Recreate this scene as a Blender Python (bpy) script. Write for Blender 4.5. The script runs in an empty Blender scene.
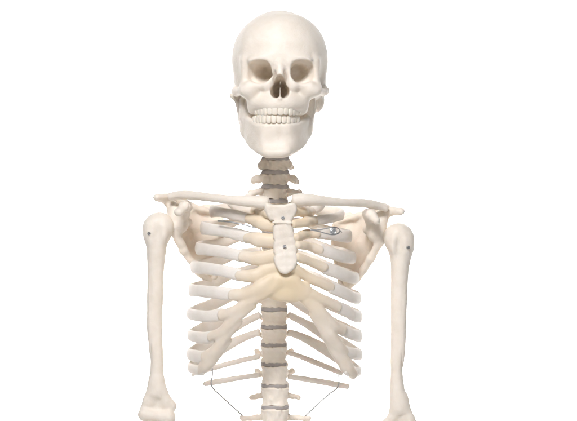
import bpy, bmesh, math, random
import numpy as np
random.seed(4)
rng = np.random.default_rng(4)
C = bpy.context.scene.collection
S = 0.0015            # metres per unit: every bone is modelled in units of 1.5 mm
D = 2667.0            # camera distance in those units (4 m)
CZ = 1.386            # camera height in metres

# ------------------------------------------------------------------ helpers
def c(px, py, y=0.0):
    k = 1.0 + y / D
    return np.array([(px - 288.5) * k, y, (210.5 - py) * k])

class Grid:
    """Sampled distance field: smooth unions and cuts of simple solids, then meshed."""
    def __init__(g, lo, hi, h):
        g.lo = np.array(lo, float); g.h = h
        n = np.ceil((np.array(hi, float) - g.lo) / h).astype(int) + 1
        ax = [(g.lo[i] + h * np.arange(n[i])).astype(np.float32) for i in range(3)]
        g.X = ax[0][:, None, None]; g.Y = ax[1][None, :, None]; g.Z = ax[2][None, None, :]
        g.n = n
        g.f = np.full(n, 1e3, np.float32)
    def ell(g, p, r, rz=0.0, ry=0.0):
        x = g.X - p[0]; y = g.Y - p[1]; z = g.Z - p[2]
        if rz:
            ca, sa = math.cos(rz), math.sin(rz); x, y = x * ca + y * sa, -x * sa + y * ca
        if ry:
            ca, sa = math.cos(ry), math.sin(ry); x, z = x * ca + z * sa, -x * sa + z * ca
        x2 = x * x; y2 = y * y; z2 = z * z
        k0 = np.sqrt(x2 / r[0]**2 + y2 / r[1]**2 + z2 / r[2]**2)
        k1 = np.sqrt(x2 / r[0]**4 + y2 / r[1]**4 + z2 / r[2]**4) + 1e-6
        return (k0 * (k0 - 1.0) / k1).astype(np.float32)
    def cap(g, a, b, ra, rb=None, sy=1.0):
        rb = ra if rb is None else rb
        a = np.array(a, float); b = np.array(b, float); d = b - a
        w = np.array([1, sy * sy, 1.0])
        dx, dy, dz = g.X - a[0], g.Y - a[1], g.Z - a[2]
        t = np.clip((dx * d[0] + dy * d[1] * w[1] + dz * d[2]) / max((d * d * w).sum(), 1e-6), 0, 1)
        q = np.sqrt((dx - t * d[0])**2 + ((dy - t * d[1]) * sy)**2 + (dz - t * d[2])**2)
        return (q - (ra + (rb - ra) * t)).astype(np.float32)
    def chain(g, pts, rad, k=3.0, sy=1.0):
        o = None
        for i in range(len(pts) - 1):
            d = g.cap(pts[i], pts[i + 1], rad[i], rad[i + 1], sy)
            o = d if o is None else smin(o, d, k)
        return o
    def box(g, p, hs, r):
        qx = np.abs(g.X - p[0]) - (hs[0] - r); qy = np.abs(g.Y - p[1]) - (hs[1] - r); qz = np.abs(g.Z - p[2]) - (hs[2] - r)
        o = np.sqrt(np.maximum(qx, 0)**2 + np.maximum(qy, 0)**2 + np.maximum(qz, 0)**2)
        return (o + np.minimum(np.maximum(np.maximum(qx, qy), qz), 0) - r).astype(np.float32)
    def wall(g, path, k=1.0):
        """Upright plate along a plan path; path = (x, y, z_low, z_high, half_thickness)."""
        o = None
        path = catmull(path, 6); k = 0.0
        for A, B in zip(path[:-1], path[1:]):
            ax, ay = A[0], A[1]; dx, dy = B[0] - ax, B[1] - ay
            t = np.clip(((g.X - ax) * dx + (g.Y - ay) * dy) / (dx * dx + dy * dy), 0, 1)
            q = np.sqrt((g.X - ax - t * dx)**2 + (g.Y - ay - t * dy)**2)
            lo = A[2] + (B[2] - A[2]) * t; hi = A[3] + (B[3] - A[3]) * t; th = A[4] + (B[4] - A[4]) * t
            qz = np.abs(g.Z - (lo + hi) / 2) - ((hi - lo) / 2 - th)
            d = (np.sqrt(q**2 + np.maximum(qz, 0)**2) - th).astype(np.float32)
            o = d if o is None else smin(o, d, k)
        return o
    def poly(g, P, y0, half, rnd=1.5):
        """Outline in x, z given thickness about the depth y0 (number or array)."""
        px = g.X[:, :, 0][:, 0][:, None]; pz = g.Z[0, 0, :][None, :]
        d = np.full((g.n[0], g.n[2]), 1e9, np.float64); s = np.ones_like(d)
        N = len(P)
        for i in range(N):
            vi = P[i]; vj = P[i - 1]
            e = (vj[0] - vi[0], vj[1] - vi[1]); wx = px - vi[0]; wz = pz - vi[1]
            t = np.clip((wx * e[0] + wz * e[1]) / (e[0]**2 + e[1]**2 + 1e-9), 0, 1)
            d = np.minimum(d, (wx - e[0] * t)**2 + (wz - e[1] * t)**2)
            c1 = (pz >= vi[1]); c2 = (pz < vj[1]); c3 = (e[0] * wz > e[1] * wx)
            flip = (c1 & c2 & c3) | (~c1 & ~c2 & ~c3)
            s = np.where(flip, -s, s)
        d2 = (s * np.sqrt(d))[:, None, :] + rnd
        qy = np.abs(g.Y - y0) - (half - rnd)
        o = np.sqrt(np.maximum(d2, 0)**2 + np.maximum(qy, 0)**2) + np.minimum(np.maximum(d2, qy), 0) - rnd
        return o.astype(np.float32)
    def run(g, pts, rad, k=3.0, kc=.25, sy=1.0):
        """Blend a chain of tapering rods in, working only on the cells around it."""
        pts = [np.asarray(p, float) for p in pts]
        for i in range(len(pts) - 1):
            m = max(rad[i], rad[i + 1]) + k + 2.5
            lo = np.minimum(pts[i], pts[i + 1]) - m; hi = np.maximum(pts[i], pts[i + 1]) + m
            a = np.clip(((lo - g.lo) / g.h).astype(int), 0, g.n - 1); b = np.clip(((hi - g.lo) / g.h).astype(int) + 2, 1, g.n)
            v = Grid.__new__(Grid); v.h = g.h; v.lo = g.lo; v.n = b - a
            v.X = g.X[a[0]:b[0]]; v.Y = g.Y[:, a[1]:b[1]]; v.Z = g.Z[:, :, a[2]:b[2]]
            yield tuple(slice(a[q], b[q]) for q in range(3)), v.cap(pts[i], pts[i + 1], rad[i], rad[i + 1], sy)
    def add_run(g, pts, rad, k=3.0, sy=1.0):
        own = np.full(g.f.shape, 1e3, np.float32)
        for sl, d in g.run(pts, rad, k, 0, sy): own[sl] = np.minimum(own[sl], d)
        lo = np.min(pts, 0) - max(rad) - k - 3; hi = np.max(pts, 0) + max(rad) + k + 3
        a = np.clip(((lo - g.lo) / g.h).astype(int), 0, g.n - 1); b = np.clip(((hi - g.lo) / g.h).astype(int) + 2, 1, g.n)
        sl = tuple(slice(a[q], b[q]) for q in range(3))
        g.f[sl] = smin(g.f[sl], own[sl], k)
    def add(g, d, k=3.0): g.f = smin(g.f, d, k)
    def cut(g, d, k=2.0): g.f = -smin(-g.f, d, k)
    def lumps(g, amp, scale, seed=0):
        """Slow unevenness of the cast surface."""
        r = np.random.default_rng(seed); w = 0
        for i in range(5):
            v = r.normal(size=3); v /= np.linalg.norm(v); v *= 2 * math.pi / (scale * r.uniform(.6, 1.5)); ph = r.uniform(0, 6.28)
            w = w + np.sin(g.X * v[0] + g.Y * v[1] + g.Z * v[2] + ph)
        g.f = g.f + (amp / 2.2 * w).astype(np.float32)
    def mesh(g, name):
        return surface_nets(g.f, g.lo, g.h, name)

def smin(a, b, k):
    if k <= 0: return np.minimum(a, b)
    h = np.maximum(k - np.abs(a - b), 0) / k
    return np.minimum(a, b) - h * h * k * 0.25

def surface_nets(f, lo, h, name):
    f = f.copy()
    for sl in ((0,), (-1,)):
        f[sl[0], :, :] = np.maximum(f[sl[0], :, :], .01); f[:, sl[0], :] = np.maximum(f[:, sl[0], :], .01); f[:, :, sl[0]] = np.maximum(f[:, :, sl[0]], .01)
    n = np.array(f.shape); ins = f < 0
    cs = [(i, j, k) for i in (0, 1) for j in (0, 1) for k in (0, 1)]
    sub = lambda A, o: A[o[0]:n[0] - 1 + o[0], o[1]:n[1] - 1 + o[1], o[2]:n[2] - 1 + o[2]]
    cnt = sum(sub(ins, o).astype(np.int8) for o in cs)
    act = (cnt > 0) & (cnt < 8)
    I = np.argwhere(act)
    vals = np.stack([f[I[:, 0] + o[0], I[:, 1] + o[1], I[:, 2] + o[2]] for o in cs], 1)
    acc = np.zeros((len(I), 3)); m = np.zeros(len(I))
    for a in range(8):
        for b in range(a + 1, 8):
            if sum(abs(cs[a][q] - cs[b][q]) for q in range(3)) != 1: continue
            va, vb = vals[:, a], vals[:, b]
            x = (va < 0) != (vb < 0)
            t = np.where(x, va / np.where(x, va - vb, 1), 0)
            p = np.array(cs[a])[None] + t[:, None] * (np.array(cs[b]) - np.array(cs[a]))[None]
            acc[x] += p[x]; m[x] += 1
    V = (I + acc / m[:, None]) * h + lo
    idx = np.full(act.shape, -1, np.int64); idx[I[:, 0], I[:, 1], I[:, 2]] = np.arange(len(I))
    F = []
    for a in range(3):
        b, e = (a + 1) % 3, (a + 2) % 3
        s0 = [slice(None)] * 3; s1 = [slice(None)] * 3
        s0[a] = slice(0, n[a] - 1); s1[a] = slice(1, n[a])
        A = ins[tuple(s0)]; B = ins[tuple(s1)]
        E = np.argwhere(A != B)
        E = E[(E[:, b] > 0) & (E[:, e] > 0) & (E[:, b] < n[b] - 1) & (E[:, e] < n[e] - 1)]
        fl = A[E[:, 0], E[:, 1], E[:, 2]]
        q = []
        for (db, de) in ((-1, -1), (0, -1), (0, 0), (-1, 0)):
            J = E.copy(); J[:, b] += db; J[:, e] += de
            q.append(idx[J[:, 0], J[:, 1], J[:, 2]])
        q = np.stack(q, 1)
        q[~fl] = q[~fl][:, ::-1]
        F.append(q)
    F = np.concatenate(F)
    return raw_mesh(name, V * S, F)

def raw_mesh(name, V, F):
    me = bpy.data.meshes.new(name)
    F = np.asarray(F); k = F.shape[1]
    me.vertices.add(len(V)); me.vertices.foreach_set('co', np.asarray(V, np.float32).ravel())
    me.loops.add(F.size); me.loops.foreach_set('vertex_index', F.ravel().astype(np.int32))
    me.polygons.add(len(F)); me.polygons.foreach_set('loop_start', (np.arange(len(F)) * k).astype(np.int32))
    me.polygons.foreach_set('use_smooth', np.ones(len(F), bool))
    me.update(calc_edges=True); me.validate()
    return me

def part(name, me, mat, parent, loc=None):
    o = bpy.data.objects.new(name, me); C.objects.link(o)
    if not me.materials: me.materials.append(mat)
    o.parent = parent
    if loc is not None: o.location = loc
    return o

def catmull(P, per=8):
    P = np.asarray(P, float)
    Q = np.vstack([2 * P[0] - P[1], P, 2 * P[-1] - P[-2]]); out = []
    for i in range(1, len(Q) - 2):
        p0, p1, p2, p3 = Q[i - 1:i + 3]
        for t in np.linspace(0, 1, per, endpoint=False):
            out.append(.5 * ((2 * p1) + (-p0 + p2) * t + (2 * p0 - 5 * p1 + 4 * p2 - p3) * t * t + (-p0 + 3 * p1 - 3 * p2 + p3) * t**3))
    out.append(P[-1]); return np.array(out)

def sweep(name, P, hh, ht, nseg=18, upref=(0, 0, 1)):
    """A bone swept along P; half height hh and half thickness ht may be arrays; rounded ends."""
    P = np.asarray(P, float)
    L = np.concatenate([[0], np.cumsum(np.linalg.norm(np.diff(P, axis=0), axis=1))])
    N = max(10, int(L[-1] / 1.3))
    s = np.linspace(0, L[-1], N)
    Q = np.stack([np.interp(s, L, P[:, i]) for i in range(3)], 1)
    for _ in range(2): Q[1:-1] = (Q[:-2] + 2 * Q[1:-1] + Q[2:]) / 4
    hh = np.interp(s / L[-1], np.linspace(0, 1, len(np.atleast_1d(hh))), np.atleast_1d(hh))
    ht = np.interp(s / L[-1], np.linspace(0, 1, len(np.atleast_1d(ht))), np.atleast_1d(ht))
    e = np.minimum(s, L[-1] - s); rr = hh * 0.7
    k = np.sqrt(np.clip(1 - (1 - np.clip(e / rr, 0, 1))**2, 0.0, 1)); k = np.maximum(k, .04)
    T = np.gradient(Q, axis=0); T /= np.linalg.norm(T, axis=1)[:, None]
    U = np.array(upref, float)[None] - T * (T @ np.array(upref, float))[:, None]; U /= np.linalg.norm(U, axis=1)[:, None]
    W = np.cross(T, U)
    V = []
    for j in range(nseg):
        a = 2 * math.pi * j / nseg
        V.append(Q + U * (math.cos(a) * hh * k)[:, None] + W * (math.sin(a) * ht * k)[:, None])
    V = np.stack(V, 1).reshape(-1, 3)
    i = np.arange(N - 1)[:, None] * nseg; j = np.arange(nseg)[None]; j2 = (j + 1) % nseg
    F = np.stack([i + j, i + j2, i + nseg + j2, i + nseg + j], -1).reshape(-1, 4)
    me = raw_mesh(name, V * S, F)
    bm = bmesh.new(); bm.from_mesh(me); bmesh.ops.holes_fill(bm, edges=[x for x in bm.edges if x.is_boundary], sides=0)
    bmesh.ops.recalc_face_normals(bm, faces=bm.faces); bm.to_mesh(me); bm.free()
    me.polygons.foreach_set('use_smooth', np.ones(len(me.polygons), bool))
    return me

# ------------------------------------------------------------------ materials
def nodes(name):
    m = bpy.data.materials.new(name); m.use_nodes = True
    return m, m.node_tree.nodes, m.node_tree.links, m.node_tree.nodes['Principled BSDF']

def cast_plastic(name, ca, cb, rough=.5, sss=.0, bump=.4, fine=420.0, slow=22.0):
    m, n, l, b = nodes(name)
    tc = n.new('ShaderNodeTexCoord')
    n1 = n.new('ShaderNodeTexNoise'); n1.inputs['Scale'].default_value = slow; n1.inputs['Detail'].default_value = 6; n1.inputs['Roughness'].default_value = .6
    n2 = n.new('ShaderNodeTexNoise'); n2.inputs['Scale'].default_value = fine; n2.inputs['Detail'].default_value = 5
    n3 = n.new('ShaderNodeTexNoise'); n3.inputs['Scale'].default_value = fine * .22; n3.inputs['Detail'].default_value = 4
    for x in (n1, n2, n3): l.new(tc.outputs['Object'], x.inputs['Vector'])
    r = n.new('ShaderNodeValToRGB'); r.color_ramp.elements[0].position = .36; r.color_ramp.elements[1].position = .66
    r.color_ramp.elements[0].color = (*ca, 1); r.color_ramp.elements[1].color = (*cb, 1)
    w1 = n.new('ShaderNodeMath'); w1.operation = 'MULTIPLY'; w1.inputs[1].default_value = .55; l.new(n1.outputs['Fac'], w1.inputs[0])
    w2 = n.new('ShaderNodeMath'); w2.operation = 'MULTIPLY_ADD'; w2.inputs[1].default_value = .45; l.new(n3.outputs['Fac'], w2.inputs[0]); l.new(w1.outputs[0], w2.inputs[2])
    l.new(w2.outputs[0], r.inputs['Fac']); l.new(r.outputs['Color'], b.inputs['Base Color'])
    mx = n.new('ShaderNodeMath'); mx.operation = 'ADD'; l.new(n2.outputs['Fac'], mx.inputs[0]); l.new(n3.outputs['Fac'], mx.inputs[1])
    bp = n.new('ShaderNodeBump'); bp.inputs['Strength'].default_value = bump; bp.inputs['Distance'].default_value = .0011
    l.new(mx.outputs[0], bp.inputs['Height']); l.new(bp.outputs['Normal'], b.inputs['Normal'])
    mr = n.new('ShaderNodeMapRange'); mr.inputs['To Min'].default_value = rough - .08; mr.inputs['To Max'].default_value = rough + .12
    l.new(n3.outputs['Fac'], mr.inputs['Value']); l.new(mr.outputs['Result'], b.inputs['Roughness'])
    b.inputs['Specular IOR Level'].default_value = .35
    if sss:
        b.inputs['Subsurface Weight'].default_value = sss; b.inputs['Subsurface Radius'].default_value = (1, .6, .35); b.inputs['Subsurface Scale'].default_value = .004
    return m

BONE = cast_plastic('bone_plastic', (.80, .705, .59), (.865, .78, .675), .48, .2)
RIBM = cast_plastic('rib_plastic', (.80, .725, .635), (.86, .795, .715), .48, .2)
TOOTH = cast_plastic('tooth_enamel', (.79, .70, .575), (.85, .77, .655), .4, .25, .08)
CART = cast_plastic('cartilage_plastic', (.76, .65, .525), (.82, .725, .61), .45, .35, .2)
def golden_middle():
    n, l = CART.node_tree.nodes, CART.node_tree.links
    tc = n.new('ShaderNodeTexCoord'); vm = n.new('ShaderNodeVectorMath'); vm.operation = 'DISTANCE'
    p = c(285, 284, -58) * S; vm.inputs[1].default_value = tuple(p)
    l.new(tc.outputs['Object'], vm.inputs[0])
    nz = n.new('ShaderNodeTexNoise'); nz.inputs['Scale'].default_value = 35; nz.inputs['Detail'].default_value = 4
    l.new(tc.outputs['Object'], nz.inputs['Vector'])
    ad = n.new('ShaderNodeMath'); ad.operation = 'MULTIPLY_ADD'; ad.inputs[1].default_value = .05
    v2 = n.new('ShaderNodeVectorMath'); v2.operation = 'DISTANCE'; v2.inputs[1].default_value = tuple(c(283, 211, -52) * S)
    l.new(tc.outputs['Object'], v2.inputs[0])
    mn = n.new('ShaderNodeMath'); mn.operation = 'MINIMUM'; l.new(vm.outputs['Value'], mn.inputs[0]); l.new(v2.outputs['Value'], mn.inputs[1])
    l.new(nz.outputs['Fac'], ad.inputs[0]); l.new(mn.outputs[0], ad.inputs[2])
    mr = n.new('ShaderNodeMapRange'); mr.inputs['From Min'].default_value = .035; mr.inputs['From Max'].default_value = .11
    l.new(ad.outputs[0], mr.inputs['Value'])
    mx = n.new('ShaderNodeMix'); mx.data_type = 'RGBA'
    b = n['Principled BSDF']; src = b.inputs['Base Color'].links[0].from_socket
    mx.inputs[6].default_value = (.77, .62, .42, 1)
    l.new(mr.outputs['Result'], mx.inputs[0]); l.new(src, mx.inputs[7]); l.new(mx.outputs[2], b.inputs['Base Color'])
golden_middle()
DISC = cast_plastic('disc_rubber', (.35, .315, .30), (.46, .425, .41), .6, 0, .3)
def metal(name, col, rough):
    m, n, l, b = nodes(name)
    t = n.new('ShaderNodeTexNoise'); t.inputs['Scale'].default_value = 300
    mr = n.new('ShaderNodeMapRange'); mr.inputs['To Min'].default_value = rough; mr.inputs['To Max'].default_value = rough + .2
    l.new(t.outputs['Fac'], mr.inputs['Value']); l.new(mr.outputs['Result'], b.inputs['Roughness'])
    b.inputs['Base Color'].default_value = (*col, 1); b.inputs['Metallic'].default_value = 1
    return m
STEEL = metal('dull_steel', (.44, .43, .42), .35)
BRIGHT = metal('bright_steel', (.75, .75, .74), .2)

# ------------------------------------------------------------------ the skeleton
root = bpy.data.objects.new('anatomical_skeleton', None); C.objects.link(root)
root.location = (0, 0, CZ); root.empty_display_size = .1
root['label'] = 'cream plastic anatomical skeleton model with open rib cage, tan cartilage and hanging upper arms'
root['category'] = 'skeleton'
root['kind'] = 'thing'

# ---- skull (local units: x right, y back from the brow, z = -photo row)
SK = c(280, 0, -25); SKY = -48.0
def place_skull(me):
    me.transform(__import__('mathutils').Matrix.Translation((SK[0] * S, SKY * S, SK[2] * S)))
    return me

def build_skull():
    g = Grid((-56, -20, -128), (56, 124, -4), .85)
    g.add(g.ell((0, 60, -58), (48.6, 61, 48.6)), 0)
    g.add(g.ell((0, 38, -50), (42, 40, 38)), 10)
    g.add(g.ell((0, 66, -82), (44.5, 46, 25)), 10)
    for s in (-1, 1):                                       # temple hollows
        g.cut(g.ell((s * 51, 22, -76), (10, 20, 18)), 8)
    g.add(g.ell((0, 30, -82), (28, 24, 22)), 5)             # middle of the face
    g.add(g.ell((0, 15, -98), (22, 19, 15)), 6)
    for s in (-1, 1): g.add(g.cap((-1.5 + s * 26, 13, -93), (-2.4 + s * 24, 19, -108), 6, 4.8), 7)
    g.add(g.ell((-2.2, 14.5, -104.5), (24.5, 20.3, 9.4)), 11)       # tooth bed
    for s in (-1, 1):
        g.add(g.ell((s * 17, 4, -60), (14, 7, 4.5), 0, s * -.08), 10)
        g.add(g.cap((s * 34.5, 14, -62), (s * 35, 15, -84), 4.2, 4.8), 8)
        g.add(g.ell((s * 31, 12, -90), (11, 10, 7.5), s * .35), 5)
        g.add(g.cap((s * 11, 3, -84), (s * 28, 7, -86), 4.5, 5), 5)
        g.add(g.cap((s * 9, 0, -64), (s * 13, 2, -86), 4.0, 4.5), 4)
        g.add(g.chain([(s * 36, 17, -90), (s * 43, 34, -91), (s * 45, 50, -89), (s * 44, 62, -87)], [4.4, 3.4, 3.4, 4], 3), 4)
        g.add(g.ell((s * 37, 72, -97), (8, 11, 13)), 5)
        g.add(g.ell((s * 24, 40, -104), (12, 7, 22)), 3)
    g.add(g.cap((0, 0, -63), (0, -6, -76), 4.6, 3.4), 4)    # nasal bones
    for s in (-1, 1):                                       # eye sockets
        g.cut(g.box((1.2 + s * 20.6, -6, -71.8), (10.6, 22, 10.4), 8.0), 3.5)
        g.cut(g.ell((1.2 + s * 19.4, 8, -72.5), (10.2, 26, 10), s * .22), 4)
        g.cut(g.ell((1.3 + s * 16.5, 10, -75), (5, 22, 5), s * .45), 4)
    a = g.ell((0, -4, -83), (5.0, 22, 8.0))                 # nose opening
    for s in (-1, 1): a = smin(a, g.ell((s * 4.2, -2, -92), (5.0, 22, 6.6)), 3)
    g.cut(a, 1.2)
    g.cut(g.ell((0, 20, -89), (8, 26, 9.5)), 2)
    g.add(g.cap((.6, 10, -80), (0, 8, -98), .8), 1.5)
    g.cut(g.ell((0, 62, -108), (12, 14, 8)), 3)
    g.add(g.cap((0, -7, -99), (0, -5, -101), 1.6, 1), 2)
    g.lumps(.35, 26, 3)
    return g.mesh('skull')
skull = part('skull', place_skull(build_skull()), BONE, root)

def build_mandible():
    g = Grid((-50, -16, -164), (50, 76, -84), .8)
    for s in (-1, 1):
        g.add(g.wall([(0, 2, -155.5, -121.5, 4.6), (s * 10, 3.5, -155.5, -121.5, 4.8), (s * 17.5, 12, -152, -120.5, 4.8), (s * 25.5, 28, -145, -115.5, 4.6), (s * 31, 46, -134, -109, 4.4)]), 3)
        g.add(g.wall([(s * 31, 40, -134, -106, 3.2), (s * 32.5, 48, -130, -99, 3.2), (s * 35.5, 62, -120, -98, 3.0)]), 6)
        g.add(g.chain([(s * 32, 42, -116), (s * 34, 43, -98)], [3.6, 2.6]), 4)
        g.add(g.chain([(s * 36, 60, -108), (s * 40, 63, -95)], [3.4, 3.6]), 4)
        g.add(g.ell((s * 40, 63, -93), (7, 4, 3.6)), 3)
        g.add(g.ell((s * 6, -1, -151), (8, 5, 5)), 5)
    g.cut(g.ell((0, -10, -137), (22, 8.5, 9)), 7)
    g.lumps(.3, 22, 8)
    return g.mesh('mandible')
mandible = part('mandible', place_skull(build_mandible()), BONE, root, (-3.6 * S, 0, 0))

def tooth_mesh(w, d, h, cusp):
    g = Grid((-w - 1, -d - 1, -h - 1), (w + 1, d + 1, h + 1), .3)
    zz = g.Z / h
    x = g.X / (1 + .16 * zz); y = g.Y / (1 - .35 * np.maximum(zz, 0))
    q = (np.abs(x) / w)**3.2 + (np.abs(y) / d)**3 + np.abs(zz + cusp * (x / w)**2 * .2)**4
    g.f = ((q**(1 / 3.2) - 1) * min(w, d)).astype(np.float32)
    return g.mesh('tooth')
TEETH = {'big': tooth_mesh(2.9, 1.6, 4.5, 0), 'side': tooth_mesh(2.65, 1.7, 4.4, .2), 'dog': tooth_mesh(2.7, 2.1, 4.9, 1), 'mol': tooth_mesh(2.8, 2.7, 3.9, .3)}
for me in TEETH.values(): me.materials.append(TOOTH)
def arch(parent, zc, flip, rx, front, back, ox=0.0):
    t = np.radians(np.linspace(-86, 86, 400))
    x = rx * np.sin(t); y = back - (back - front) * np.cos(t)**.85
    L = np.concatenate([[0], np.cumsum(np.hypot(np.diff(x), np.diff(y)))])
    kinds = ['mol', 'mol', 'side', 'side', 'dog', 'side', 'big', 'big', 'side', 'dog', 'side', 'side', 'mol', 'mol']
    if flip: kinds = ['mol', 'mol', 'side', 'side', 'dog', 'side', 'side', 'side', 'side', 'dog', 'side', 'side', 'mol', 'mol']
    w = {'big': 5.7, 'side': 5.0, 'dog': 5.2, 'mol': 5.9}
    W = np.array([w[k] for k in kinds]); mid = np.cumsum(W) - W / 2; mid = (mid - W.sum() / 2) + L[-1] / 2
    for k, m in zip(kinds, mid):
        px = np.interp(m, L, x); py = np.interp(m, L, y)
        tx = np.interp(m + 1, L, x) - np.interp(m - 1, L, x); ty = np.interp(m + 1, L, y) - np.interp(m - 1, L, y)
        o = part('tooth', TEETH[k], TOOTH, parent)
        o.location = ((SK[0] + px + ox) * S, (SKY + py) * S, (SK[2] + zc + random.uniform(-.3, .3)) * S)
        # incisal edge is the +z end of the tooth mesh
        o.rotation_euler = (math.radians(random.uniform(-3, 3)), math.pi if not flip else 0, math.atan2(ty, tx) + random.uniform(-.05, .05))
arch(skull, -110.6, False, 22.6, -4.7, 27, -2.2)
arch(mandible, -118.6, True, 22, -2.5, 27)

# ---- spine
def vertebra_mesh(a, b, H, tp, spin, kind):
    w = max(a, abs(tp[0])) + 6
    g = Grid((-w, -b - 3, -H - 16), (w, 62, H + 6), .7)
    zz = np.clip(2 * g.Z / H, -1, 1)
    k = 1 - .15 * (1 - zz**4)
    q = (np.sqrt((g.X / (a * k))**2 + (g.Y / (b * k))**2) - 1) * b
    qz = np.abs(g.Z) - H / 2
    r = 1.4
    q = q + r; qz = qz + r
    g.add((np.sqrt(np.maximum(q, 0)**2 + np.maximum(qz, 0)**2) + np.minimum(np.maximum(q, qz), 0) - r).astype(np.float32), 0)
    for s in (-1, 1):
        g.add(g.cap((s * a * .6, b * .5, H * .1), (s * a * .75, b + 7, H * .05), 3.2), 2.5)
        g.add(g.cap((s * a * .75, b + 7, 0), (0, b + 16, -3), 3.0), 2.5)
        if kind == 'neck':
            g.add(g.chain([(s * a * .85, 1, 1), (s * (tp[0] - 3), 3, 0), (s * tp[0], 6, tp[2])], [3.6, 3.6, 3.2]), 2)
            g.add(g.ell((s * a * .8, 0, H * .45), (3, 5, 2.5)), 2)
        else:
            g.add(g.cap((s * a * .75, b + 7, 0), (s * tp[0], tp[1], tp[2]), 3.0, 2.6), 2.5)
        g.add(g.ell((s * a * .72, b + 8, H * .5), (3.4, 3, H * .32)), 2)
        g.add(g.ell((s * a * .66, b + 9, -H * .55), (3.4, 3, H * .35)), 2)
    g.add(g.cap((0, b + 16, -3), (0, b + 16 + spin[0], spin[1]), 2.8, 3.2), 3)
    g.lumps(.5, 9, int(a * 7 + H)); g.lumps(.25, 5, int(a * 5 + H))
    return g.mesh('vertebra')
def disc_mesh(a, b, H):
    g = Grid((-a - 2, -b - 2, -H), (a + 2, b + 2, H), .5)
    q = (np.sqrt((g.X / a)**2 + (g.Y / b)**2) - 1) * b
    qz = np.abs(g.Z) - H / 2; r = min(1.2, H * .4)
    g.f = (np.sqrt(np.maximum(q + r, 0)**2 + np.maximum(qz + r, 0)**2) + np.minimum(np.maximum(q + r, qz + r), 0) - r).astype(np.float32) + 0 * g.f
    g.lumps(.3, 8, int(a * 10))
    return g.mesh('intervertebral_disc')
cuts = [116, 130, 144, 158, 172, 186.5, 201, 216, 231, 246, 261.5, 277, 293, 309.5, 327, 345, 364.5, 386, 407.5, 430, 453]
names = ['C3', 'C4', 'C5', 'C6', 'C7'] + ['T%d' % i for i in range(1, 13)] + ['L1', 'L2', 'L3']
def spine_y(py): return float(np.interp(py, [116, 150, 187, 225, 270, 330, 400, 453], [14, 16, 24, 36, 44, 42, 28, 18]))
def spine_x(py): return float(np.interp(py, [116, 190, 300, 345, 390, 453], [276, 275, 274.5, 273.5, 275, 275]))
T_ATT = {}
VM = {}
for i, nm in enumerate(names):
    y0, y1 = cuts[i], cuts[i + 1]; mid = (y0 + y1) / 2; H = (y1 - y0) - 3.6
    yy = spine_y(mid); p = c(spine_x(mid), mid, yy)
    if nm[0] == 'C':
        key = nm if nm in ('C6', 'C7') else 'C'
        if key not in VM: VM[key] = (vertebra_mesh(14.6, 9, 10.6, ({'C': 14.6, 'C6': 15.8, 'C7': 22}[key], 6, -2), (10 if key == 'C' else 22, -6), 'neck'), 10.6)
    elif nm[0] == 'T':
        j = int(nm[1:]); key = 'Ta' if j <= 4 else 'Tb' if j <= 8 else 'Tc'
        hh = {'Ta': 11.4, 'Tb': 12, 'Tc': 15}[key]; tpx = {'Ta': 25, 'Tb': 23, 'Tc': 18}[key]
        if key not in VM: VM[key] = (vertebra_mesh({'Ta': 13.2, 'Tb': 14, 'Tc': 14.4}[key], 11, hh, (tpx, 25, 2), (24, -13), 'chest'), hh)
        T_ATT[j] = (mid - H * .30, yy)
    else:
        key = nm
        if key not in VM: VM[key] = (vertebra_mesh(14.8, 12, 18.2, ({'L1': 24, 'L2': 34, 'L3': 37}[nm], 18, {'L1': -2, 'L2': -1, 'L3': 2}[nm]), (24, -5), 'loin'), 18.2)
    me, h0 = VM[key]
    o = part('vertebra', me, BONE, root, p * S); o.scale = (1, 1, H / h0)
    a = {'C': 14, 'T': 13.2, 'L': 14}[nm[0]]; b = {'C': 8.6, 'T': 10.4, 'L': 11.4}[nm[0]]
    if nm[0] not in VM.setdefault('disc', {}): VM['disc'][nm[0]] = disc_mesh(a, b, 4.4)
    d = part('intervertebral_disc', VM['disc'][nm[0]], DISC, o)
    d.location = (0, 0, -(y1 - y0) / 2 * S * h0 / H); d.scale = (1, 1, h0 / H)

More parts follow.
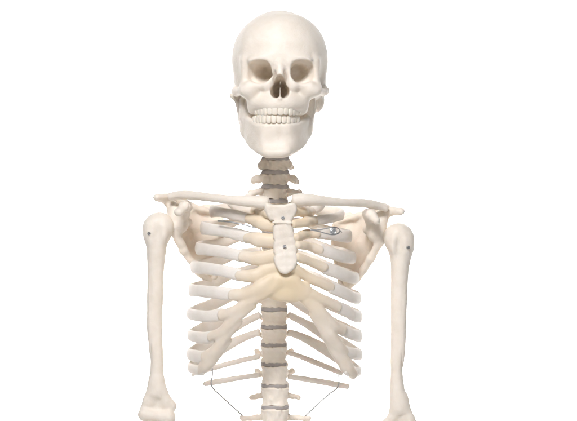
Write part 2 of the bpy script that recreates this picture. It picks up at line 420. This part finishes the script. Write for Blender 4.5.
# ---- ribs.  attach on the spine, outermost point, then the front run; photo rows and columns, depth from the chest's oval
CXB = 274.0
LEFT = {
 1: dict(lat=(231, 203), front=[(240, 208), (257, 211)]),
 2: dict(lat=(211, 211), front=[(216, 211), (232, 214), (253, 219)]),
 3: dict(lat=(202, 228), front=[(208, 229), (228, 232), (251, 238)]),
 4: dict(lat=(197, 248), front=[(205, 249), (225, 252), (246, 257)]),
 5: dict(lat=(193, 267), front=[(202, 268), (222, 271), (243, 276)]),
 6: dict(lat=(190, 290), front=[(198, 291), (216, 293), (236, 295)]),
 7: dict(lat=(189, 314), front=[(197, 316), (210, 317), (226, 314)]),
 8: dict(lat=(189, 335), front=[(196, 337), (205, 338), (215, 336)]),
 9: dict(lat=(189, 354), front=[(195, 356), (202, 357), (209, 356)]),
 10: dict(lat=(190, 367), front=[(194, 369), (199, 370), (206, 370)]),
}
RIGHT = {
 1: dict(lat=(322, 203), front=[(318, 208), (309, 212)]),
 2: dict(lat=(342, 214), front=[(338, 216), (325, 219), (312, 221)]),
 3: dict(lat=(350, 236), front=[(344, 236), (330, 234), (314, 233)]),
 4: dict(lat=(354, 258), front=[(347, 258), (332, 254), (317, 249)]),
 5: dict(lat=(357, 278), front=[(351, 277), (337, 272), (321, 266)]),
 6: dict(lat=(359, 298), front=[(353, 297), (342, 292), (328, 286)]),
 7: dict(lat=(360, 317), front=[(354, 316), (345, 311), (335, 306)]),
 8: dict(lat=(360, 336), front=[(354, 335), (347, 332), (339, 328)]),
 9: dict(lat=(360, 355), front=[(355, 354), (348, 353), (342, 350)]),
 10: dict(lat=(359, 371), front=[(356, 372), (350, 372), (344, 370)]),
}
def front_depth(i, u):
    dm = {1: 34, 2: 46, 3: 54, 4: 59, 5: 62, 6: 63, 7: 62, 8: 60, 9: 57, 10: 52}[i]
    return 2 - dm * math.sqrt(max(0., 1 - u * u))
def cage_y(i, px, lat): return front_depth(i, min(1., abs((px - CXB) / (lat - CXB))))
for side, tab in ((-1, LEFT), (1, RIGHT)):
    for i in range(1, 13):
        apy, ay = T_ATT[i]
        pts = []
        if i <= 10:
            lx, ly = tab[i]['lat']
            bd = {1: 18, 2: 40, 3: 52}.get(i, 60)
            head = 13
            for u in (None, .32, .48, .66, .82, .94, 1.0):
                if u is None:
                    px = spine_x(apy) + side * head; py = apy; y = ay + 8
                else:
                    px = CXB + (lx - CXB) * u
                    e = (u - .16) / .84
                    rise = -3.0 * math.sin(min(1, e * 1.6) * math.pi) if i <= 6 else 0
                    py = apy + (ly - apy) * max(e, 0)**(.85 if i <= 8 else 1.05 if i == 9 else 1.25) + rise
                    y = 2 + (bd - 0) * math.sqrt(max(0, 1 - u * u)) - (10 * math.exp(-((u - .16) / .18)**2))
                    if i == 1: y = ay + 12 + (2 - ay - 12) * e
                pts.append(c(px, py, y))
            for (px, py) in tab[i]['front']: pts.append(c(px, py, cage_y(i, px, lx)))
        else:
            if i == 11: tip = (191, 374) if side < 0 else (343, 374)
            else: tip = (203, 384.5) if side < 0 else (350, 387)
            tip_y = 28 if i == 11 else 44
            st = {(11, -1): 356, (11, 1): 352, (12, -1): 374.5, (12, 1): 376.5}[(i, side)]
            for t in (0, .18, .4, .7, 1):
                px = spine_x(st) + side * 13; px = px + (tip[0] - px) * t
                py = st + (tip[1] - st) * (t**1.1)
                y = ay + 8 + 14 * math.sin(min(1, t * 1.15) * math.pi * .75) + (tip_y - ay - 12) * t * t
                pts.append(c(px, py, y))
        P = catmull(pts, 8)
        if i == 1: hh, ht = [3.2, 3, 4, 4.6, 4.6, 4.4], [3, 3, 4, 4.2, 3.6, 3]
        elif i <= 10:
            m = 5.9 if 3 <= i <= 9 else 5.0
            hh, ht = [3.4, 4.2, 6.0, 6.8, 6.2, m, m + .2, m + .2], [3.0, 2.8, 2.6, 2.4, 2.3, 2.4, 2.6, 2.8]
        else: hh, ht = [2.8, 2.7, 2.9, 3.1, 2.6], [2.4, 2.2, 2.0, 1.9, 1.7]
        hh = np.array(hh) * rng.uniform(.92, 1.08, len(hh)); P = P + np.cumsum(rng.normal(0, .045, P.shape), axis=0) * np.linspace(0, 1, len(P))[:, None]
        part('rib', sweep('rib', P, hh, ht), RIBM, root)

# ---- breastbone
def build_sternum():
    out = [(262.5, 207), (266, 203.2), (273, 204.6), (280, 205.4), (287, 204.4), (293, 203), (297, 207.5), (295.5, 215), (292.5, 221), (293, 229),
           (295.5, 238), (297.5, 250), (297.5, 261), (293.5, 269), (287, 273.5), (280.5, 272.5), (275.5, 266), (273.5, 255), (273, 241), (272.8, 229), (271, 222), (266, 215)]
    y0 = -64
    P = catmull([c(a, b, y0)[[0, 2]] for a, b in out + out[:1]], 5)[:-1]
    g = Grid((-32, -76, -72), (16, -54, 14), .6)
    bend = y0 + 2.5 * np.cos((g.Z + 28) / 14.0) * .6 + .012 * (g.X + 4)**2
    g.f = g.poly(P, bend, 4.0, 2.6)
    for (a, b, w) in ((293, 224, 2.3), (272.5, 223, 2.3), (297.5, 238, 1.8), (272.5, 240, 1.8), (298.5, 254, 1.8), (272.8, 255, 1.8), (262, 208, 2.0)):
        q = c(a, b, y0); g.cut(g.cap((q[0], y0 - 6, q[2]), (q[0], y0 + 6, q[2]), w), 1.6)
    q = c(282, 222.5, y0 - 4); g.add(g.cap((q[0] - 9, q[1], q[2]), (q[0] + 9, q[1], q[2]), 1.0), 2.5)
    g.lumps(.3, 9, 5); g.lumps(.25, 20, 6)
    return g.mesh('sternum')
sternum = part('sternum', build_sternum(), BONE, root)

def screw_mesh():
    g = Grid((-3.2, -2.6, -3.2), (3.2, 3, 3.2), .2)
    q = np.sqrt(g.X**2 + g.Z**2) - 2.1; d = np.abs(g.Y) - 1.3
    g.f = (np.sqrt(np.maximum(q + .4, 0)**2 + np.maximum(d + .4, 0)**2) + np.minimum(np.maximum(q + .4, d + .4), 0) - .4).astype(np.float32)
    g.cut(g.box((0, -1.4, 0), (2.4, .7, .42), .1), .1); g.cut(g.box((0, -1.4, 0), (.42, .7, 2.4), .1), .1)
    return g.mesh('screw')
SCREW = screw_mesh()
def screw(parent, px, py, y, rz=0.0):
    o = part('screw', SCREW, STEEL, parent, c(px, py, y) * S); o.rotation_euler = (0, random.uniform(0, 1.5), rz); o.scale = (.8,) * 3; return o
screw(sternum, 283, 218, -67.6); screw(sternum, 284.5, 246.5, -67.4)

# ---- costal cartilage: one moulded tan piece that joins the rib ends to the breastbone
def build_cartilage():
    g = Grid((-90, -74, -176), (76, -6, 10), .8)
    def run(i, lat, pts, rad):
        P = [c(px, py, (cage_y(i, px, lat) if ov is None else ov)) for px, py, ov in pts]
        P = catmull(P, 8); r = np.interp(np.linspace(0, 1, len(P)), np.linspace(0, 1, len(rad)), rad)
        g.add_run(P, r, 2.2, 1.55)
    N = None
    L = {i: LEFT[i]['lat'][0] for i in LEFT}; R = {i: RIGHT[i]['lat'][0] for i in RIGHT}
    run(1, L[1], [(255, 211, N), (262, 212, -46), (268, 213, -60)], [5, 5, 5])
    run(2, L[2], [(250, 218.5, N), (262, 223.5, -53), (276, 225.5, -58)], [5.2, 6.6, 6.6])
    run(3, L[3], [(248, 237.5, N), (260, 240, -55), (276, 241, -58)], [5.6, 7, 7])
    run(4, L[4], [(243, 256.5, N), (258, 258.5, -56), (276, 256, -58)], [5.6, 7, 7])
    run(5, L[5], [(240, 275.5, N), (254, 276, N), (265, 272, -57), (278, 267, -58)], [5.6, 6.4, 7, 6])
    run(6, L[6], [(233, 295, N), (248, 294, N), (262, 287, N), (278, 276, -57)], [5.6, 6, 7, 7])
    run(7, L[7], [(223, 315, N), (235, 311, N), (250, 301, N), (266, 292, N), (280, 281, -60)], [5.6, 5.4, 5.4, 6, 6])
    run(8, L[8], [(212, 336.5, N), (222, 332, N), (236, 318, N), (252, 305, N)], [5.4, 5.4, 5.4, 5])
    run(9, L[9], [(206, 356.5, N), (214, 351, N), (224, 338, N), (238, 322, N)], [5.4, 5.2, 5.2, 4.6])
    run(10, L[10], [(201, 370, N), (207, 364, N), (216, 352, N), (226, 340, N)], [5, 7, 7, 5.4])
    run(1, R[1], [(311, 212, N), (304, 212, -46), (294, 212, -60)], [5, 5, 5])
    run(2, R[2], [(314, 221, N), (304, 222.5, -54), (293, 224, -63)], [5, 5, 4.4])
    run(3, R[3], [(316, 233.5, N), (307, 234, N), (296, 237, -63)], [5.2, 5, 4.4])
    run(4, R[4], [(319, 250, N), (309, 246.5, N), (298, 245, -63)], [5, 4.6, 4.2])
    run(5, R[5], [(323, 267, N), (311, 262, N), (297, 257, -63)], [5.2, 4.8, 4.4])
    run(6, R[6], [(330, 287, N), (316, 281, N), (304, 275, N), (293, 266, -62)], [5.2, 5, 5, 4.6])
    run(7, R[7], [(337, 307, N), (323, 300, N), (309, 293, N), (289, 280, -60)], [5.2, 5.2, 5.6, 6])
    run(8, R[8], [(341, 329, N), (332, 325, N), (318, 311, N), (300, 292, N)], [5.4, 6.4, 7, 6])
    run(9, R[9], [(344, 350.5, N), (337, 345, N), (328, 332, N), (315, 314, N)], [5, 6, 7.5, 6])
    run(10, R[10], [(353, 374, N), (347, 367, N), (338, 352, N), (326, 335, N)], [5.2, 7, 7, 5.6])
    q = c(285, 285, -58); g.add(g.ell(q, (15, 3.6, 14)), 4)
    q = c(276, 292, -57); g.add(g.ell(q, (16, 3.2, 8), 0, -.3), 3)
    q = c(297, 292, -57); g.add(g.ell(q, (14, 3.2, 9), 0, .5), 3)
    g.lumps(.3, 14, 11)
    return g.mesh('costal_cartilage')
part('costal_cartilage', build_cartilage(), CART, root)

# ---- collar bones
def clavicle(pts, rad):
    P = catmull([c(*p) for p in pts], 10)
    part('clavicle', sweep('clavicle', P, rad, np.array(rad) * .95, 20), BONE, root)
clavicle([(270, 203, -58), (258, 202, -57), (238, 200.5, -50), (214, 198, -36), (194, 195.5, -18), (178, 195, -5), (168, 197, 1)], [6.4, 5.8, 4.6, 4.1, 4.4, 4.6, 3.6])
clavicle([(291, 201, -58), (303, 199.5, -57), (320, 200.5, -50), (342, 202.5, -36), (362, 203, -18), (377, 205.5, -5), (388, 209, 1)], [6.4, 5.8, 4.6, 4.0, 4.3, 4.6, 3.6])

# ---- shoulder blades
def build_scapula(side):
    fx = (lambda x: x) if side < 0 else (lambda x: 555 - x)
    dy, dt = (0, 0) if side < 0 else (8.0, 6.0)
    def q(px, py, y): return c(fx(px), py + dy, y)
    ylin = lambda px: 10 + (px - 172) * .86
    out = [(212, 204), (204, 204), (196, 207), (189, 211), (184, 213), (177, 213), (172.5, 220), (172.5, 231), (178, 241), (189, 259), (202, 277), (209, 284), (215, 281), (220, 262), (223, 240), (221, 216)]
    P = [tuple(q(a, b, ylin(a))[[0, 2]]) for a, b in out]
    x0, x1 = sorted((q(145, 200, 0)[0], q(228, 200, 0)[0]))
    g = Grid((x0, -30, q(0, 290, 0)[2] - 4), (x1, 72, q(0, 188, 0)[2] + 4), .8)
    xp = g.X + 288.5
    if side > 0: xp = 555 - xp
    sh = 10 + (xp - 172) * .86 + 15 * np.sin(np.clip((xp - 176) / 45, 0, 1) * math.pi)
    g.f = g.poly(P, sh, 2.2, 1.6)
    g.add(g.chain([q(174, 231, 8), q(184, 250, 16), q(198, 271, 30), q(209, 281, 41)], [4.8, 4.2, 3.6, 3.4], 2), 4)
    g.add(g.chain([q(221, 218, 52), q(222, 240, 52), q(214, 278, 44)], [2.2, 2.2, 2.6], 2), 3)
    g.add(g.ell(q(174, 222, 8), (4.5, 8, 11)), 5)
    g.add(g.cap(q(178, 222, 10), q(188, 222, 22), 7, 4.5), 5)
    # spine of the blade and the acromion over the arm
    g.add(g.chain([q(219, 214, 52), q(200, 209, 44), q(184, 203, 34), q(172, 199, 22), q(164, 198 + dt, 8), q(157 if side < 0 else 153.5, 198 + dt, -2)], [2.2, 3, 3.6, 4.2, 4.0, 3.2], 2), 3)
    g.add(g.cap(q(170, 198 + dt * .5, 14), q(158 if side < 0 else 154.5, 197 + dt, 0), 4.4, 3.0), 3)
    # coracoid hook
    g.add(g.chain([q(184, 214, 12), q(187, 206, 0), q(184, 207, -12), q(179, 212, -20)], [6, 5.4, 5, 4.4], 2), 4)
    g.add(g.chain([q(170, 204, 14), q(176, 213, 10), q(180, 226, 10)], [5, 8, 8], 3), 5)
    g.lumps(.45, 14, 21 + side)
    return g.mesh('scapula')
scap = {s: part('scapula', build_scapula(s), BONE, root) for s in (-1, 1)}

# ---- upper arms
def build_humerus(side):
    if side < 0:
        head = (159, 227); ch = [(157, 240, 11.5), (156, 262, 8.8), (155.5, 300, 7.6), (156, 335, 6.7), (157, 362, 6.2), (157, 380, 7.4), (157, 392, 8)]
        end = 157.0; ey = 409
        m = 1
    else:
        head = (398, 238); ch = [(400, 252, 11.5), (399.5, 272, 9.0), (398, 310, 7.6), (397, 345, 6.4), (396.5, 372, 6.2), (397.5, 395, 7.8), (399, 408, 8.4)]
        end = 400.5; ey = 427
        m = -1
    q = c(end, 330, 0)
    g = Grid((q[0] - 26, -30, 210.5 - ey - 26), (q[0] + 26, 32, 210.5 - head[1] + 24), .8)
    hc = c(*head, 2)
    g.add(g.ell(hc, (13.8, 14, 14)), 0)
    g.add(g.ell(hc + np.array([-m * 7, -3, -4]), (9, 10, 12)), 5)            # greater tubercle
    g.add(g.ell(hc + np.array([m * 3, -10, -6]), (5, 5, 8)), 4)              # lesser tubercle
    P = [c(a, b, 2) for a, b, r in ch]; R = [r for a, b, r in ch]
    P = [hc] + P; R = [12] + R
    Pc = catmull(P, 8); Rc = np.interp(np.linspace(0, len(P) - 1, len(Pc)), np.arange(len(P)), R)
    g.add_run(Pc, Rc, 8)
    g.cut(g.ell(hc + np.array([0, -19, -12]), (3.5, 7, 16)), 6)
    e = c(end, ey, 2)
    up = c(end, ey - 28, 2)
    for s in (-1, 1):
        g.add(g.chain([up, e + np.array([s * 8.5, 0, 8]), e + np.array([s * 12, 1, 1])], [6, 5.5, 5], 3, 1.25), 5)
    g.add(g.ell(e + np.array([m * 15, 2, 3]), (4.5, 5, 5)), 4)               # inner epicondyle
    g.add(g.cap(e + np.array([-m * 12, -2, -5]), e + np.array([-m * 5, -2, -6]), 7, 6), 3)    # capitulum
    g.add(g.cap(e + np.array([m * 1, -1, -7]), e + np.array([m * 11, -1, -8]), 5.5, 8), 3)    # trochlea
    g.add(g.ell(e + np.array([0, 2, 5]), (11, 4.5, 8)), 4)
    g.cut(g.ell(e + np.array([m * 2, -8, 4]), (4, 5, 6)), 3)
    q = c(ch[3][0] - m * 5, ch[3][1] - 16, 0); g.add(g.ell(q, (2, 4, 22)), 8)
    g.lumps(.3, 26, 31 + side); g.lumps(.06, 8, 41 + side)
    return g.mesh('humerus')
hum = {s: part('humerus', build_humerus(s), BONE, root) for s in (-1, 1)}
screw(hum[-1], 149.2, 233.5, -11.5, -.5); screw(hum[1], 408.2, 247.5, -11.5, .5)

# ---- start of the forearms, just under the elbow joints
for side, ex, ey in ((-1, 157, 409), (1, 400.5, 427)):
    m = -side
    P = catmull([c(ex - m * 8, ey + 16, -2), c(ex - m * 8, ey + 24, -2), c(ex - m * 8, ey + 50, -3), c(ex - m * 7, ey + 85, -4)], 8)
    part('radius', sweep('radius', P, [7, 6, 4.4, 5, 5], [7, 6, 4.4, 5, 4.6], 20, (0, 1, 0)), BONE, root)
    P = catmull([c(ex + m * 5, ey - 4, 15), c(ex + m * 5, ey + 12, 14), c(ex + m * 5, ey + 22, 6), c(ex + m * 4, ey + 50, 4), c(ex + m * 3, ey + 85, 2)], 8)
    part('ulna', sweep('ulna', P, [5, 6.5, 6, 5, 4.6], [6, 7.5, 6.5, 5, 4.6], 20, (0, 1, 0)), BONE, root)

# ---- wires and the steel eye
def wire(pts, r=.75, name='wire'):
    P = catmull([c(*p) for p in pts], 8)
    return part(name, sweep(name, P, r, r, 8, (0.1, 1, 0.05)), STEEL, root)
wire([(212.5, 368, 36), (212.3, 376, 42), (211.5, 386, 47), (221, 396, 46), (233, 407, 44), (243, 416, 43)])
wire([(338.5, 369, 36), (338.8, 377, 42), (338, 387, 47), (329, 394, 46), (318, 404, 44), (304, 417, 43)])

def torus(R, r, name):
    V = []; F = []; n, k = 40, 12
    for i in range(n):
        a = 2 * math.pi * i / n
        for j in range(k):
            b = 2 * math.pi * j / k
            V.append(((R + r * math.cos(b)) * math.cos(a) * S, r * math.sin(b) * S, (R + r * math.cos(b)) * math.sin(a) * S))
            F.append((i * k + j, i * k + (j + 1) % k, ((i + 1) % n) * k + (j + 1) % k, ((i + 1) % n) * k + j))
    return raw_mesh(name, np.array(V), np.array(F))
eye = part('eye_hook', torus(2.9, .9, 'eye_hook'), BRIGHT, root, c(333, 231, -50) * S); eye.rotation_euler = (0, 0, .35)
g = Grid((-4, -3, -4), (4, 3, 4), .25)
g.f = np.maximum(np.sqrt(g.X**2 + g.Z**2) - 2.1, np.abs(g.Y) - 1.0).astype(np.float32)
part('washer', g.mesh('washer'), BRIGHT, eye)
for bow in (1, -1):
    P = catmull([(-24, 2, 1.5), (-15, 1, .4 + bow * .8), (-7, 0, bow * 2.6), (0, -.4, bow * 3.9), (6, 2, bow * 2.6), (10, 6, 0), (14, 12, -2)], 6)
    part('strand', sweep('strand', P, .6, .6, 8), STEEL, eye)
wire([(217, 221, -40), (228, 221.8, -50), (243, 224.3, -55), (256, 228, -58)], .8)  # dark line below the second rib, drawn as a thin steel strand

# ------------------------------------------------------------------ white studio sweep
def backdrop():
    prof = [(-3.4, 0), (2.0, 0)] + [(2.0 + 1.0 * math.sin(a), 1.0 - 1.0 * math.cos(a)) for a in np.linspace(0, math.pi / 2, 25)[1:]] + [(3.0, 4.6)]
    V = []; F = []
    for x in (-4.5, 4.5):
        V += [(x, y, z) for y, z in prof]
    n = len(prof)
    for i in range(n - 1): F.append((i, i + n, i + 1 + n, i + 1))
    me = raw_mesh('backdrop', np.array(V), np.array(F))
    m, nn, l, b = nodes('white_paper')
    t = nn.new('ShaderNodeTexNoise'); t.inputs['Scale'].default_value = 60; t.inputs['Detail'].default_value = 5
    tc = nn.new('ShaderNodeTexCoord'); l.new(tc.outputs['Object'], t.inputs['Vector'])
    bp = nn.new('ShaderNodeBump'); bp.inputs['Strength'].default_value = .05; bp.inputs['Distance'].default_value = .001
    l.new(t.outputs['Fac'], bp.inputs['Height']); l.new(bp.outputs['Normal'], b.inputs['Normal'])
    b.inputs['Base Color'].default_value = (.88, .88, .88, 1); b.inputs['Roughness'].default_value = .9; b.inputs['Specular IOR Level'].default_value = .1
    o = bpy.data.objects.new('backdrop', me); C.objects.link(o); me.materials.append(m)
    o['kind'] = 'structure'; o['label'] = 'seamless white studio backdrop behind the skeleton'; o['category'] = 'backdrop'
backdrop()

# ------------------------------------------------------------------ studio lamps
from mathutils import Vector
def softbox(name, loc, target, w, h, power, col=(1, 1, 1)):
    L = bpy.data.lights.new(name, 'AREA'); L.shape = 'RECTANGLE'; L.size = w; L.size_y = h; L.energy = power; L.color = col
    o = bpy.data.objects.new(name, L); C.objects.link(o); o.location = loc
    o.rotation_euler = (Vector(target) - Vector(loc)).to_track_quat('-Z', 'Y').to_euler()
    return o
softbox('softbox_key', (-.55, -2.3, 3.3), (0, 0, 1.4), .9, .8, 98, (.915, .932, .98))
softbox('softbox_fill', (1.3, -3.1, 1.7), (0, 0, 1.4), 1.2, 1.2, 14, (.915, .932, .98))
for sx in (-1, 1):
    L = softbox('backdrop_lamp', (sx * 2.4, .6, 2.6), (sx * .9, 3.0, 1.4), .8, 1.2, 135); L.data.spread = math.radians(105)

w = bpy.data.worlds.new('World'); bpy.context.scene.world = w; w.use_nodes = True
bg = w.node_tree.nodes['Background']; bg.inputs['Color'].default_value = (1, 1, 1, 1); bg.inputs['Strength'].default_value = .09

cam = bpy.data.cameras.new('camera'); co = bpy.data.objects.new('camera', cam); C.objects.link(co)
co.location = (0, -D * S, CZ); co.rotation_euler = (math.pi / 2, 0, 0)
cam.sensor_width = 36; cam.lens = 36 * D / 577.0; cam.clip_end = 100
sc = bpy.context.scene; sc.camera = co
sc.view_settings.view_transform = 'Standard'; sc.view_settings.look = 'None'; sc.view_settings.exposure = 0; sc.view_settings.gamma = 1
